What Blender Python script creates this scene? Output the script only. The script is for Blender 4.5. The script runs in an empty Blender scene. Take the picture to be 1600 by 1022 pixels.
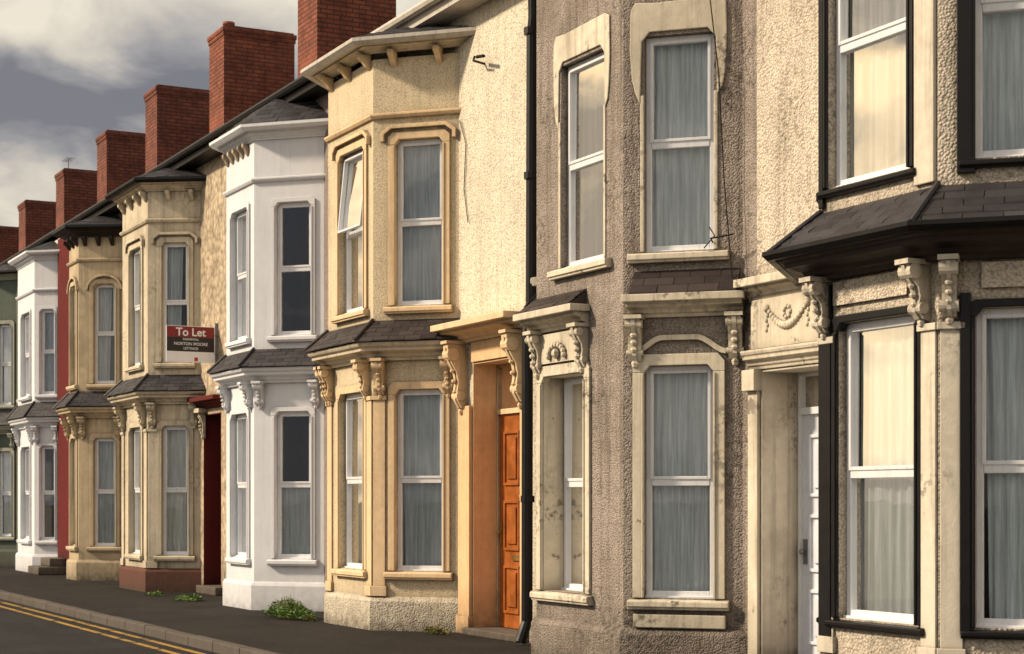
import bpy, bmesh, math, random
from mathutils import Vector
random.seed(11)
SC=bpy.context.scene
COL=SC.collection
R=math.radians

# ------------------------------------------------------------------ mesh builder
class Fr:
    def __init__(s,o,u):
        l=math.hypot(*u); s.o=o; s.u=(u[0]/l,u[1]/l); s.n=(s.u[1],-s.u[0])
    def p(s,u,w,z):
        return (s.o[0]+s.u[0]*u+s.n[0]*w, s.o[1]+s.u[1]*u+s.n[1]*w, z)
def offs(path,o,wy=None):
    m=len(path); seg=[]
    for i in range(m-1):
        dx,dy=path[i+1][0]-path[i][0],path[i+1][1]-path[i][1]; l=math.hypot(dx,dy); seg.append((dx/l,dy/l))
    nr=[(b,-a) for a,b in seg]; res=[]
    for i in range(m):
        px,py=path[i]
        if 0<i<m-1:
            n1,n2=nr[i-1],nr[i]; d=1+n1[0]*n2[0]+n1[1]*n2[1]
            x=px+(n1[0]+n2[0])/d*o; y=py+(n1[1]+n2[1])/d*o
        else:
            j=0 if i==0 else m-2
            x=px+nr[j][0]*o; y=py+nr[j][1]*o
            if wy is not None and abs(seg[j][1])>1e-4:
                t=(wy+.003-y)/seg[j][1]; x+=seg[j][0]*t; y+=seg[j][1]*t
        res.append((x,y))
    return res,seg
class MB:
    def __init__(s): s.v=[]; s.f=[]
    def add(s,vs,fs):
        n=len(s.v); s.v+=[tuple(v) for v in vs]; s.f+=[tuple(i+n for i in f) for f in fs]
    def quad(s,a,b,c,d): s.add([a,b,c,d],[(0,1,2,3)])
    def hexa(s,p): s.add(p,[(3,2,1,0),(4,5,6,7),(0,1,5,4),(1,2,6,5),(2,3,7,6),(3,0,4,7)])
    def box(s,x0,x1,y0,y1,z0,z1):
        s.hexa([(x0,y0,z0),(x1,y0,z0),(x1,y1,z0),(x0,y1,z0),(x0,y0,z1),(x1,y0,z1),(x1,y1,z1),(x0,y1,z1)])
    def fbox(s,F,u0,u1,w0,w1,z0,z1,sh=None):
        # sh=(z of the hinge, slope): pushes the box outward the further it hangs below the hinge
        k=(lambda z:0) if sh is None else (lambda z:(sh[0]-z)*sh[1])
        a,b=k(z0),k(z1)
        s.hexa([F.p(u0,w0+a,z0),F.p(u1,w0+a,z0),F.p(u1,w1+a,z0),F.p(u0,w1+a,z0),F.p(u0,w0+b,z1),F.p(u1,w0+b,z1),F.p(u1,w1+b,z1),F.p(u0,w1+b,z1)])
    def prism(s,F,poly,w0,w1):
        n=len(poly); vs=[F.p(u,w0,z) for u,z in poly]+[F.p(u,w1,z) for u,z in poly]
        s.add(vs,[tuple(range(n)),tuple(range(2*n-1,n-1,-1))]+[(i,(i+1)%n,(i+1)%n+n,i+n) for i in range(n)])
    def sprism(s,F,u0,u1,poly):
        n=len(poly); vs=[F.p(u0,w,z) for w,z in poly]+[F.p(u1,w,z) for w,z in poly]
        s.add(vs,[tuple(range(n)),tuple(range(2*n-1,n-1,-1))]+[(i,(i+1)%n,(i+1)%n+n,i+n) for i in range(n)])
    def sweep(s,path,prof,wy=None):
        m=len(path); k=len(prof); vs=[None]*(m*k)
        for j,(o,z) in enumerate(prof):
            pts,_=offs(path,o,wy)
            for i,(x,y) in enumerate(pts): vs[i*k+j]=(x,y,z)
        fs=[]
        for i in range(m-1):
            for j in range(k):
                a=i*k+j; b=i*k+(j+1)%k; fs.append((a,b,b+k,a+k))
        fs.append(tuple(range(k))); fs.append(tuple(range((m-1)*k+k-1,(m-1)*k-1,-1)))
        s.add(vs,fs)
    def slates(s,path,o0,z0,o1,z1,n,wy=None,wd=.2):
        # individual overlapping slates laid in courses round a skirt roof
        for r in range(n):
            oa=o0+(o1-o0)*r/n; za=z0+(z1-z0)*r/n; ob=o0+(o1-o0)*min(1,(r+1.12)/n); zb=z0+(z1-z0)*min(1,(r+1.12)/n)
            A,seg=offs(path,oa,wy); B,_=offs(path,ob,wy)
            for i,(dx,dy) in enumerate(seg):
                pr=lambda P:(P[0]*dx+P[1]*dy)
                la,ra,lb,rb=pr(A[i]),pr(A[i+1]),pr(B[i]),pr(B[i+1])
                lo=min(la,lb); k=math.floor(lo/wd)-1
                while k*wd<max(ra,rb)+wd:
                    x0=(k+(r%2)*.5)*wd+.003; x1=x0+wd-.006; k+=1
                    a0,a1=max(x0,la),min(x1,ra); b0,b1=max(x0,lb),min(x1,rb)
                    if a1-a0<.01: continue
                    if b1-b0<.0: b0=b1=(max(lb,min(rb,(a0+a1)/2)))
                    t=.011+random.uniform(-.003,.005); zj=random.uniform(-.005,.004)
                    def P(base,u,u_base): return (base[0]+dx*(u-u_base),base[1]+dy*(u-u_base))
                    p0=P(A[i],a0,la); p1=P(A[i],a1,la); q1=P(B[i],b1,lb); q0=P(B[i],b0,lb)
                    zk=zj+random.uniform(-.003,.003)
                    s.hexa([(p0[0],p0[1],za+zj-.002),(p1[0],p1[1],za+zk-.002),(q1[0],q1[1],zb-.004),(q0[0],q0[1],zb-.004),
                            (p0[0],p0[1],za+zj+t),(p1[0],p1[1],za+zk+t),(q1[0],q1[1],zb+.003),(q0[0],q0[1],zb+.003)])
    def strip(s,F,pts,wd,w0,w1):
        m=len(pts); seg=[]
        for i in range(m-1):
            dx,dy=pts[i+1][0]-pts[i][0],pts[i+1][1]-pts[i][1]; l=math.hypot(dx,dy); seg.append((-dy/l,dx/l))
        off=[]
        for i in range(m):
            if 0<i<m-1:
                a,b=seg[i-1],seg[i]; d=1+a[0]*b[0]+a[1]*b[1]; q=((a[0]+b[0])/d,(a[1]+b[1])/d)
            else: q=seg[0] if i==0 else seg[-1]
            off.append((pts[i][0]+q[0]*wd,pts[i][1]+q[1]*wd))
        P=pts+off
        vs=[F.p(u,w0,z) for u,z in P]+[F.p(u,w1,z) for u,z in P]; fs=[]; T=2*m
        for i in range(m-1):
            a,b,c,d=i,i+1,m+i+1,m+i
            fs+=[(a,b,c,d),(a+T,d+T,c+T,b+T),(a,a+T,b+T,b),(d,c,c+T,d+T)]
        fs+=[(0,m,m+T,T),(m-1,m-1+T,2*m-1+T,2*m-1)]
        s.add(vs,fs)
    def tube(s,pts,r,n=8):
        pts=[Vector(p) for p in pts]; vs=[]
        for i,p in enumerate(pts):
            a=pts[max(i-1,0)]; b=pts[min(i+1,len(pts)-1)]; t=(b-a).normalized()
            h=Vector((0,0,1)) if abs(t.z)<.9 else Vector((1,0,0))
            e=t.cross(h).normalized(); g=t.cross(e)
            rr=r[i] if isinstance(r,(list,tuple)) else r
            for k in range(n):
                c=2*math.pi*k/n; vs.append(p+e*math.cos(c)*rr+g*math.sin(c)*rr)
        fs=[tuple(range(n)),tuple(range(len(vs)-1,len(vs)-n-1,-1))]
        for i in range(len(pts)-1):
            for k in range(n):
                a=i*n+k; b=i*n+(k+1)%n; fs.append((a,b,b+n,a+n))
        s.add(vs,fs)
    def ball(s,c,r,sx=1,sy=1,sz=1,n=7,m=5):
        vs=[(c[0],c[1],c[2]+r*sz)]
        for i in range(1,m):
            t=math.pi*i/m
            for k in range(n):
                a=2*math.pi*k/n; vs.append((c[0]+r*sx*math.sin(t)*math.cos(a),c[1]+r*sy*math.sin(t)*math.sin(a),c[2]+r*sz*math.cos(t)))
        vs.append((c[0],c[1],c[2]-r*sz)); L=len(vs)-1; fs=[]
        for k in range(n): fs.append((0,1+k,1+(k+1)%n)); fs.append((L,L-n+(k+1)%n,L-n+k))
        for i in range(m-2):
            for k in range(n):
                a=1+i*n+k; b=1+i*n+(k+1)%n; fs.append((a,a+n,b+n,b))
        s.add(vs,fs)
def wloc(o):
    l=Vector((0,0,0))
    while o is not None: l+=o.location; o=o.parent
    return l
def build(name,mb,mat,parent=None,loc=None,smooth=False,recalc=True,bev=0):
    base=wloc(parent) if parent else Vector(loc or (0,0,0))
    me=bpy.data.meshes.new(name)
    me.from_pydata([(v[0]-base.x,v[1]-base.y,v[2]-base.z) for v in mb.v],[],mb.f)
    if recalc:
        b=bmesh.new(); b.from_mesh(me); bmesh.ops.recalc_face_normals(b,faces=b.faces); b.to_mesh(me); b.free()
    if smooth:
        for p in me.polygons: p.use_smooth=True
    me.materials.append(mat)
    o=bpy.data.objects.new(name,me); COL.objects.link(o)
    if parent: o.parent=parent
    else: o.location=base
    if bev:
        m=o.modifiers.new('Bevel','BEVEL'); m.width=bev; m.segments=2; m.limit_method='ANGLE'; m.angle_limit=R(35)
    return o
def empty(name,loc,label,cat,group=None):
    o=bpy.data.objects.new(name,None); COL.objects.link(o); o.location=loc
    o['label']=label; o['category']=cat
    if group: o['group']=group
    return o
def struct(name,mb,mat):
    o=build(name,mb,mat); o['kind']='structure'; return o

# ------------------------------------------------------------------ materials
class NT:
    def __init__(s,name):
        s.m=bpy.data.materials.new(name); s.m.use_nodes=True; s.t=s.m.node_tree; s.t.nodes.clear()
        s.out=s.t.nodes.new('ShaderNodeOutputMaterial')
    def n(s,ty,ins=None,**pr):
        q=s.t.nodes.new(ty)
        for k,v in pr.items(): setattr(q,k,v)
        for k,v in (ins or {}).items():
            if isinstance(v,bpy.types.NodeSocket): s.t.links.new(v,q.inputs[k])
            else: q.inputs[k].default_value=v
        return q
    def noise(s,vec,scale,detail=5,rough=.55):
        return s.n('ShaderNodeTexNoise',{'Vector':vec,'Scale':scale,'Detail':detail,'Roughness':rough}).outputs[0]
    def mp(s,vec,sc):
        return s.n('ShaderNodeMapping',{'Vector':vec,'Scale':sc}).outputs[0]
    def rng(s,v,a,b,c,d):
        return s.n('ShaderNodeMapRange',{0:v,1:a,2:b,3:c,4:d}).outputs[0]
    def math(s,op,a,b=0.5):
        return s.n('ShaderNodeMath',{0:a,1:b},operation=op).outputs[0]
    def mix(s,f,a,b,bt='MIX'):
        return s.n('ShaderNodeMix',{0:f,6:a,7:b},data_type='RGBA',blend_type=bt).outputs[2]
    def surf(s,sh): s.t.links.new(sh,s.out.inputs[0])
def c4(c): return (c[0],c[1],c[2],1)
def plaster(name,col,pebble=True,grain=62,bump=.8,dirt=.4,dcol=(.10,.078,.055),var=.25,peel=0,pcol=(.14,.125,.11),rough=.9,splash=.7,mold=0,grime_shade=.9,lump=1.8):
    t=NT(name); tc=t.n('ShaderNodeTexCoord').outputs['Object']
    big=t.noise(tc,1.1,8,.65); mid=t.noise(tc,9,6,.6); fine=t.noise(tc,70,3,.6)
    st=t.noise(t.mp(tc,(8,8,.35)),1.6,7,.68)
    base=t.mix(t.rng(mid,.3,.7,0,1),c4([x*(1-var*.45) for x in col]),c4([min(1,x*(1+var*.35)) for x in col]))
    if pebble:
        vo=t.n('ShaderNodeTexVoronoi',{'Vector':tc,'Scale':grain,'Randomness':1.0})
        rnd=t.n('ShaderNodeSeparateColor',{0:vo.outputs[1]}).outputs[0]
        base=t.mix(t.rng(rnd,0,1,0,min(1,var*1.8)),base,c4([min(1,x*1.35+.03) for x in col]))
        base=t.mix(t.rng(vo.outputs[0],.4,.9,0,.6),base,c4([x*.3 for x in col]))
        hgt=t.math('ADD',t.math('MULTIPLY',vo.outputs[0],-1.0),t.math('MULTIPLY',mid,.5)); dist=.011
    else:
        hgt=t.math('ADD',t.math('MULTIPLY',mid,1.2),t.math('MULTIPLY',fine,.35)); dist=.009
    hgt=t.math('ADD',hgt,t.math('MULTIPLY',t.noise(tc,2.6,2,.5),lump))
    base=t.mix(t.rng(big,.46,.70,0,dirt),base,c4([a*.5+b*.5 for a,b in zip(dcol,[x*.55 for x in col])]))
    base=t.mix(t.rng(st,.50,.74,0,min(.9,dirt*1.2)),base,c4(dcol))
    if splash:
        z=t.n('ShaderNodeSeparateXYZ',{0:tc}).outputs[2]
        sp=t.math('MULTIPLY',t.rng(z,0,.6,splash,0),t.rng(mid,.25,.6,.3,1))
        base=t.mix(sp,base,c4([x*.6 for x in dcol]))
    if peel:
        pk=t.rng(t.noise(tc,3.2,10,.72),.66-peel*.16,.68-peel*.16,0,1)
        base=t.mix(pk,base,c4(pcol)); hgt=t.math('SUBTRACT',hgt,t.math('MULTIPLY',pk,.6))
    if mold:
        a=t.rng(t.noise(tc,1.3,3,.5),.53,.63,0,1); b=t.rng(t.noise(tc,16,5,.7),.49,.6,0,mold)
        base=t.mix(t.math('MULTIPLY',a,b),base,(.03,.027,.023,1))
    if grime_shade:
        ao=t.n('ShaderNodeAmbientOcclusion',{'Distance':.16},samples=3).outputs[1]  # crevice grime that also paints deeper shade into the colour of recesses
        g=t.math('MULTIPLY',t.rng(ao,.35,.9,grime_shade,0),t.rng(mid,.3,.65,.45,1))
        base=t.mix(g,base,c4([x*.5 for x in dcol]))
    bp=t.n('ShaderNodeBump',{'Strength':bump,'Distance':dist,'Height':hgt}).outputs[0]
    bs=t.n('ShaderNodeBsdfPrincipled',{'Base Color':base,'Roughness':rough,'Normal':bp,'Specular IOR Level':.25})
    t.surf(bs.outputs[0]); return t.m
def paint(name,col,rough=.45,var=.12,bump=.25,dirt=.25,metal=0,spec=.5,island=0):
    t=NT(name); tc=t.n('ShaderNodeTexCoord').outputs['Object']
    mid=t.noise(tc,6,7,.65); fn=t.noise(tc,40,4,.6)
    b=t.mix(t.rng(mid,.35,.7,0,1),c4([x*(1-var) for x in col]),c4([min(1,x*(1+var*.4)) for x in col]))
    if island:
        ri=t.n('ShaderNodeNewGeometry').outputs['Random Per Island']
        b=t.mix(t.rng(ri,0,1,0,island),b,c4([x*2.1+.005 for x in col]))
    b=t.mix(t.rng(t.noise(t.mp(tc,(9,9,1.2)),2.5,6,.7),.52,.8,0,dirt),b,(.09,.075,.055,1) if col[0]>.1 else c4([x*.5 for x in col]))
    bp=t.n('ShaderNodeBump',{'Strength':bump,'Distance':.004,'Height':t.math('ADD',mid,t.math('MULTIPLY',fn,.5))}).outputs[0]
    t.surf(t.n('ShaderNodeBsdfPrincipled',{'Base Color':b,'Roughness':t.rng(mid,.3,.7,rough*.8,min(1,rough*1.3)),'Metallic':metal,'Normal':bp,'Specular IOR Level':spec}).outputs[0]); return t.m
def bricky(name,c1,c2,mort,bw,rh,ms,bump,rough,zs=1.0):
    t=NT(name); tc=t.n('ShaderNodeTexCoord').outputs['Object']
    sx=t.n('ShaderNodeSeparateXYZ',{0:tc})
    v=t.n('ShaderNodeCombineXYZ',{0:t.math('ADD',sx.outputs[0],sx.outputs[1]),1:t.math('MULTIPLY',sx.outputs[2],zs)}).outputs[0]
    br=t.n('ShaderNodeTexBrick',{'Vector':v,'Color1':c4(c1),'Color2':c4(c2),'Mortar':c4(mort),'Scale':1.0,'Mortar Size':ms,'Brick Width':bw,'Row Height':rh,'Bias':-.1})
    n=t.noise(tc,5,7,.65); b=t.mix(t.rng(n,.40,.72,0,.8),br.outputs[0],c4([x*.28 for x in c1]))
    n2=t.noise(tc,1.2,5,.6); b=t.mix(t.rng(n2,.5,.75,0,.35),b,c4([min(1,x*1.4+.02) for x in c2]))
    h=t.math('ADD',t.math('MULTIPLY',br.outputs[1],-1.0),t.math('MULTIPLY',n,.6))
    bp=t.n('ShaderNodeBump',{'Strength':bump,'Distance':.012,'Height':h}).outputs[0]
    t.surf(t.n('ShaderNodeBsdfPrincipled',{'Base Color':b,'Roughness':rough,'Normal':bp}).outputs[0]); return t.m
def glass():
    t=NT('window_glass'); tc=t.n('ShaderNodeTexCoord').outputs['Object']
    bp=t.n('ShaderNodeBump',{'Strength':.10,'Distance':.02,'Height':t.noise(tc,1.6,2,.5)}).outputs[0]
    lw=t.n('ShaderNodeLayerWeight',{'Blend':.5}).outputs[1]
    f=t.n('ShaderNodeMath',{0:t.math('MULTIPLY',t.math('POWER',lw,1.6),3.2),1:.03},operation='ADD',use_clamp=True).outputs[0]
    tr=t.n('ShaderNodeBsdfTransparent',{'Color':(.97,.985,.985,1)}).outputs[0]
    gl=t.n('ShaderNodeBsdfGlossy',{'Color':(1,1,1,1),'Roughness':.012,'Normal':bp}).outputs[0]
    t.surf(t.n('ShaderNodeMixShader',{0:t.math('MINIMUM',f,.90),1:tr,2:gl}).outputs[0]); return t.m
def cloth(name,col):
    t=NT(name); tc=t.n('ShaderNodeTexCoord').outputs['Object']
    n=t.noise(t.mp(tc,(26,26,1.2)),1.5,4,.6)
    b=t.mix(t.rng(n,.38,.66,0,1),c4([x*.68 for x in col]),c4(col))
    d=t.n('ShaderNodeBsdfDiffuse',{'Color':b}).outputs[0]; tl=t.n('ShaderNodeBsdfTranslucent',{'Color':b}).outputs[0]
    t.surf(t.n('ShaderNodeMixShader',{0:.08,1:d,2:tl}).outputs[0]); return t.m
def asphalt(name,col,wear=.3):
    t=NT(name); tc=t.n('ShaderNodeTexCoord').outputs['Object']
    a=t.noise(tc,60,4,.7); g=t.noise(tc,.9,7,.6); s=t.noise(t.mp(tc,(.5,3,1)),1.4,6,.65)
    vo=t.n('ShaderNodeTexVoronoi',{'Vector':tc,'Scale':90.0})
    b=t.mix(t.rng(g,.35,.7,0,1),c4([x*.65 for x in col]),c4([x*1.35 for x in col]))
    b=t.mix(t.rng(a,.5,.8,0,.6),b,c4([x*2.6 for x in col])); b=t.mix(t.rng(s,.5,.75,0,wear),b,c4([x*2.1 for x in col]))
    ck=t.n('ShaderNodeTexVoronoi',{'Vector':t.n('ShaderNodeVectorMath',{0:tc,1:t.n('ShaderNodeTexNoise',{'Vector':tc,'Scale':3.0}).outputs[1]},operation='ADD').outputs[0],'Scale':.9},feature='DISTANCE_TO_EDGE').outputs[0]
    b=t.mix(t.rng(ck,0,.012,.7,0),b,c4([x*.3 for x in col]))
    bp=t.n('ShaderNodeBump',{'Strength':.7,'Distance':.008,'Height':t.math('ADD',a,vo.outputs[0])}).outputs[0]
    t.surf(t.n('ShaderNodeBsdfPrincipled',{'Base Color':b,'Roughness':t.rng(g,.3,.7,.8,1),'Normal':bp,'Specular IOR Level':.2}).outputs[0]); return t.m

M={}
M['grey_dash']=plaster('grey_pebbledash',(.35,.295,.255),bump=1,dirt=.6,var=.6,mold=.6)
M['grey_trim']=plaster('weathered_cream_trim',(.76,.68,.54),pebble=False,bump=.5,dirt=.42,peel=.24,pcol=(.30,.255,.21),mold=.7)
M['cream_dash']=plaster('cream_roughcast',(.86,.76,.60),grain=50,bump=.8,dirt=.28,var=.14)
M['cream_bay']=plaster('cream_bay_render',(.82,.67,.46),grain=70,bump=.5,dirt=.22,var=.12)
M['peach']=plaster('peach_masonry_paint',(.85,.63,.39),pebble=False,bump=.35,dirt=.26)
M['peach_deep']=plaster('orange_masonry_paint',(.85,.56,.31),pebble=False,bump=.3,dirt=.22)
M['peach_jamb']=plaster('orange_jamb_paint',(.85,.55,.30),pebble=False,bump=.3,dirt=.15,grime_shade=.3)
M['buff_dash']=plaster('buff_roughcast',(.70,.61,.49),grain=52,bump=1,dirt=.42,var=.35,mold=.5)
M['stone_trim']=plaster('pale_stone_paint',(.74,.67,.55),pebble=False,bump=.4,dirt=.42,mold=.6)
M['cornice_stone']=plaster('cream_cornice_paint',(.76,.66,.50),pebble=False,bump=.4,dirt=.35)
M['white_bay']=plaster('white_masonry_paint',(.80,.81,.85),pebble=False,bump=.3,dirt=.16,dcol=(.25,.25,.25),var=.06,splash=.4,grime_shade=.65,lump=1)
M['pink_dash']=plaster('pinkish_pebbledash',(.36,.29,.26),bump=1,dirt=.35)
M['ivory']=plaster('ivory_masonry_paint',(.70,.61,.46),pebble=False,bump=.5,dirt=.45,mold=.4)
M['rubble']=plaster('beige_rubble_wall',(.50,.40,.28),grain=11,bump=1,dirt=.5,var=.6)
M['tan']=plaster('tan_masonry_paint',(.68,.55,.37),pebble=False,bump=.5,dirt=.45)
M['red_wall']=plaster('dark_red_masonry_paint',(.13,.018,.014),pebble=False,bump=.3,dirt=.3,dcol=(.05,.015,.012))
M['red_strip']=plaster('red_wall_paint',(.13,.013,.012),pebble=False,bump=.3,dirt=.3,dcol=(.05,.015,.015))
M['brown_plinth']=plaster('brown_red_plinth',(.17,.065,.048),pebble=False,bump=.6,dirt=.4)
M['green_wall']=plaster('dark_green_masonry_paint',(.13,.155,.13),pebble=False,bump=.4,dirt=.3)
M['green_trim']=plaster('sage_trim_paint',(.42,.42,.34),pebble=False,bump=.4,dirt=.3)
M['black']=paint('black_gloss_paint',(.006,.0055,.006),rough=.42,dirt=.1,spec=.3)
M['brown']=paint('dark_brown_timber_paint',(.045,.033,.025),rough=.55,spec=.3,dirt=.6,var=.4)
M['pvc']=paint('white_window_frame',(.82,.83,.86),rough=.3,var=.05,bump=.05,dirt=.28)
M['gutter_w']=paint('offwhite_gutter_paint',(.60,.55,.48),rough=.5,dirt=.7)
M['slate']=paint('grey_roof_slate',(.028,.025,.028),rough=.5,bump=.8,var=.3,island=.8,spec=.4)
M['slate_m']=bricky('main_roof_slate',(.05,.045,.045),(.08,.07,.07),(.02,.02,.02),.3,.12,.008,.8,.6)
M['slate_b']=paint('brown_roof_slate',(.028,.020,.019),rough=.5,bump=.8,var=.3,island=.8,spec=.4)
M['brick']=bricky('red_chimney_brick',(.26,.065,.034),(.36,.10,.048),(.08,.042,.03),.225,.075,.010,.9,.9)
M['brick_d']=bricky('dark_chimney_brick',(.21,.055,.034),(.29,.08,.043),(.06,.037,.03),.225,.075,.010,.9,.9)
M['terra']=paint('terracotta_pot',(.30,.10,.06),rough=.8)
M['glass']=glass()
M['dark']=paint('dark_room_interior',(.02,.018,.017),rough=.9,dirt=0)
M['net']=cloth('pale_blue_net_curtain',(.92,.98,1.0))
M['net2']=cloth('offwhite_net_curtain',(.84,.86,.82))
M['net3']=cloth('grey_net_curtain',(.68,.74,.78))
M['wood']=paint('orange_varnished_door',(.42,.12,.022),rough=.35,var=.4,dirt=.35)
M['wdoor']=paint('white_door_paint',(.76,.79,.87),rough=.3,dirt=.2)
M['darkdoor']=paint('dark_door_paint',(.03,.02,.02),rough=.4)
M['brass']=paint('aged_brass',(.5,.33,.12),rough=.35,metal=.9)
M['metal']=paint('grey_metal',(.25,.25,.25),rough=.5,metal=.6)
M['pave']=asphalt('pavement_asphalt',(.025,.022,.020))
M['road']=asphalt('road_asphalt',(.027,.026,.027))
M['kerb']=plaster('kerb_stone',(.115,.10,.088),pebble=False,bump=.8,dirt=.6,splash=0,grime_shade=0)
M['yellow']=plaster('worn_yellow_line_paint',(.40,.24,.05),pebble=False,bump=.4,dirt=.45,peel=.8,pcol=(.06,.05,.045),splash=0,grime_shade=0)
M['soil']=asphalt('distant_ground',(.07,.07,.055))
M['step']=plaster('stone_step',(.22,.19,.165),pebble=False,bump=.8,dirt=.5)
M['leaf']=paint('weed_leaf',(.11,.22,.03),rough=.6,var=.4,dirt=.05)
M['leaf2']=paint('dry_grass_blade',(.18,.18,.05),rough=.7,var=.3,dirt=.1)
def flat(name,c,rough=.5): return paint(name,c,rough=rough,var=.05,bump=.05,dirt=.08)
M['maroon']=flat('sign_maroon',(.24,.014,.016)); M['signblack']=flat('sign_black',(.02,.012,.014)); M['signwhite']=flat('sign_white',(.93,.93,.93)); M['signred']=flat('sign_red',(.5,.03,.02))

# ------------------------------------------------------------------ component builders
def wall(mb,F,u0,u1,z0,z1,holes):
    us=sorted({u0,u1}|{h[0] for h in holes}|{h[1] for h in holes}); zs=sorted({z0,z1}|{h[2] for h in holes}|{h[3] for h in holes})
    for i in range(len(us)-1):
        for j in range(len(zs)-1):
            cu=(us[i]+us[i+1])/2; cz=(zs[j]+zs[j+1])/2
            if any(h[0]<cu<h[1] and h[2]<cz<h[3] for h in holes): continue
            mb.quad(F.p(us[i],0,zs[j]),F.p(us[i+1],0,zs[j]),F.p(us[i+1],0,zs[j+1]),F.p(us[i],0,zs[j+1]))
    for a,b,c,d,r in holes:
        for (p,q) in (((a,c),(b,c)),((b,c),(b,d)),((b,d),(a,d)),((a,d),(a,c))):
            mb.quad(F.p(p[0],0,p[1]),F.p(q[0],0,q[1]),F.p(q[0],-r,q[1]),F.p(p[0],-r,p[1]))
def curtain(F,u0,u1,z0,z1,w,parent,mat,style):
    def drape(mb,edge0,edge1,amp=.03):
        nu=max(20,int((u1-u0)*130)); nz=10; ph=[random.random()*6.28 for _ in range(5)]; k=random.uniform(50,80)
        vs=[]
        for j in range(nz+1):
            t=j/nz; z=z1-(z1-z0)*t; a0=edge0(t); a1=edge1(t)
            for i in range(nu+1):
                s_=i/nu; u=a0+(a1-a0)*s_; x=s_*(u1-u0)
                x2=x+.018*math.sin(17*x+ph[3]+1.3*t)
                o=math.sin(k*x2+ph[0]+.7*math.sin(2.5*t+ph[1]))+.4*math.sin(1.73*k*x2+ph[2]+t)+.8*math.sin(.31*k*x+ph[4])
                vs.append(F.p(u,w+amp*.62*o*(.6+.5*t),z))
        fs=[(j*(nu+1)+i,j*(nu+1)+i+1,(j+1)*(nu+1)+i+1,(j+1)*(nu+1)+i) for j in range(nz) for i in range(nu)]
        mb.add(vs,fs)
    W=u1-u0
    mb=MB()
    if style=='full': drape(mb,lambda t:u0,lambda t:u1)
    elif style=='right': drape(mb,lambda t:u0+W*(.07+.04*t),lambda t:u1)
    elif style=='left': drape(mb,lambda t:u0,lambda t:u1-W*(.3+.1*t))
    elif style=='low':
        z1=z0+(z1-z0)*.5; drape(mb,lambda t:u0,lambda t:u1,.015)
    else: return
    build('curtain',mb,mat,parent,smooth=True,recalc=False)
def window(F,parent,uc,w,z0,z1,sb=.07,style='full',cmat='net',split=.5,fmat='pvc',opened=0):
    u0,u1=uc-w/2,uc+w/2; fb=MB(); f=.05; wa,wb=-sb-.06,-sb
    fb.fbox(F,u0,u0+f,wa,wb,z0,z1); fb.fbox(F,u1-f,u1,wa,wb,z0,z1)
    fb.fbox(F,u0+f,u1-f,wa,wb,z0,z0+f*1.2); fb.fbox(F,u0+f,u1-f,wa,wb,z1-f,z1)
    zm=z0+(z1-z0)*split
    fb.fbox(F,u0+f,u1-f,wa,wb+.004,zm-.035,zm+.035)
    fb.fbox(F,u0-.004,u1+.004,wb-.01,wb+.03,z0-.012,z0+.018)
    o=build('window',fb,M[fmat],parent,bev=.005)
    g=.028; wc=wb+.014; s2=MB()
    a,b,c,d=u0+f-.012,u1-f+.012,zm+.022,z1-f+.012; sh=(d,opened) if opened else None; q=.0 if not opened else .02; q1=wa+.01 if not opened else wb-.02
    s2.fbox(F,a,a+g,q1,wc+q,c,d,sh); s2.fbox(F,b-g,b,q1,wc+q,c,d,sh); s2.fbox(F,a+g,b-g,q1,wc+q,c,c+g,sh); s2.fbox(F,a+g,b-g,q1,wc+q,d-g,d,sh)
    so=build('sash',s2,M[fmat],o,bev=.004)
    pb=MB()
    pb.quad(F.p(u0+f-.005,-sb-.03,z0+f),F.p(u1-f+.005,-sb-.03,z0+f),F.p(u1-f+.005,-sb-.03,zm-.03),F.p(u0+f-.005,-sb-.03,zm-.03))
    build('pane',pb,M['glass'],o,recalc=False)
    pb=MB(); ti=random.uniform(-.004,.004); e=opened*(d-c)
    pb.quad(F.p(u0+f,-sb-.022+e,zm+.03),F.p(u1-f,-sb-.022+ti+e,zm+.03),F.p(u1-f,-sb-.026+ti,z1-f),F.p(u0+f,-sb-.026,z1-f))
    build('pane',pb,M['glass'],o,recalc=False)
    curtain(F,u0+.01,u1-.01,z0+.03,z1-.02,-sb-.11,o,M[cmat],style)
    return o
def arch_fill(mb,F,u0,u1,z1,rise,r,n=8):
    W=(u1-u0)/2; uc=(u0+u1)/2
    for sgn in (-1,1):
        pts=[(uc+sgn*W,z1+.001)]
        for i in range(n+1):
            a=math.pi/2*i/n; pts.append((uc+sgn*W*math.cos(a),z1-rise+rise*math.sin(a)))
        mb.prism(F,pts,-r,-.002)
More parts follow.
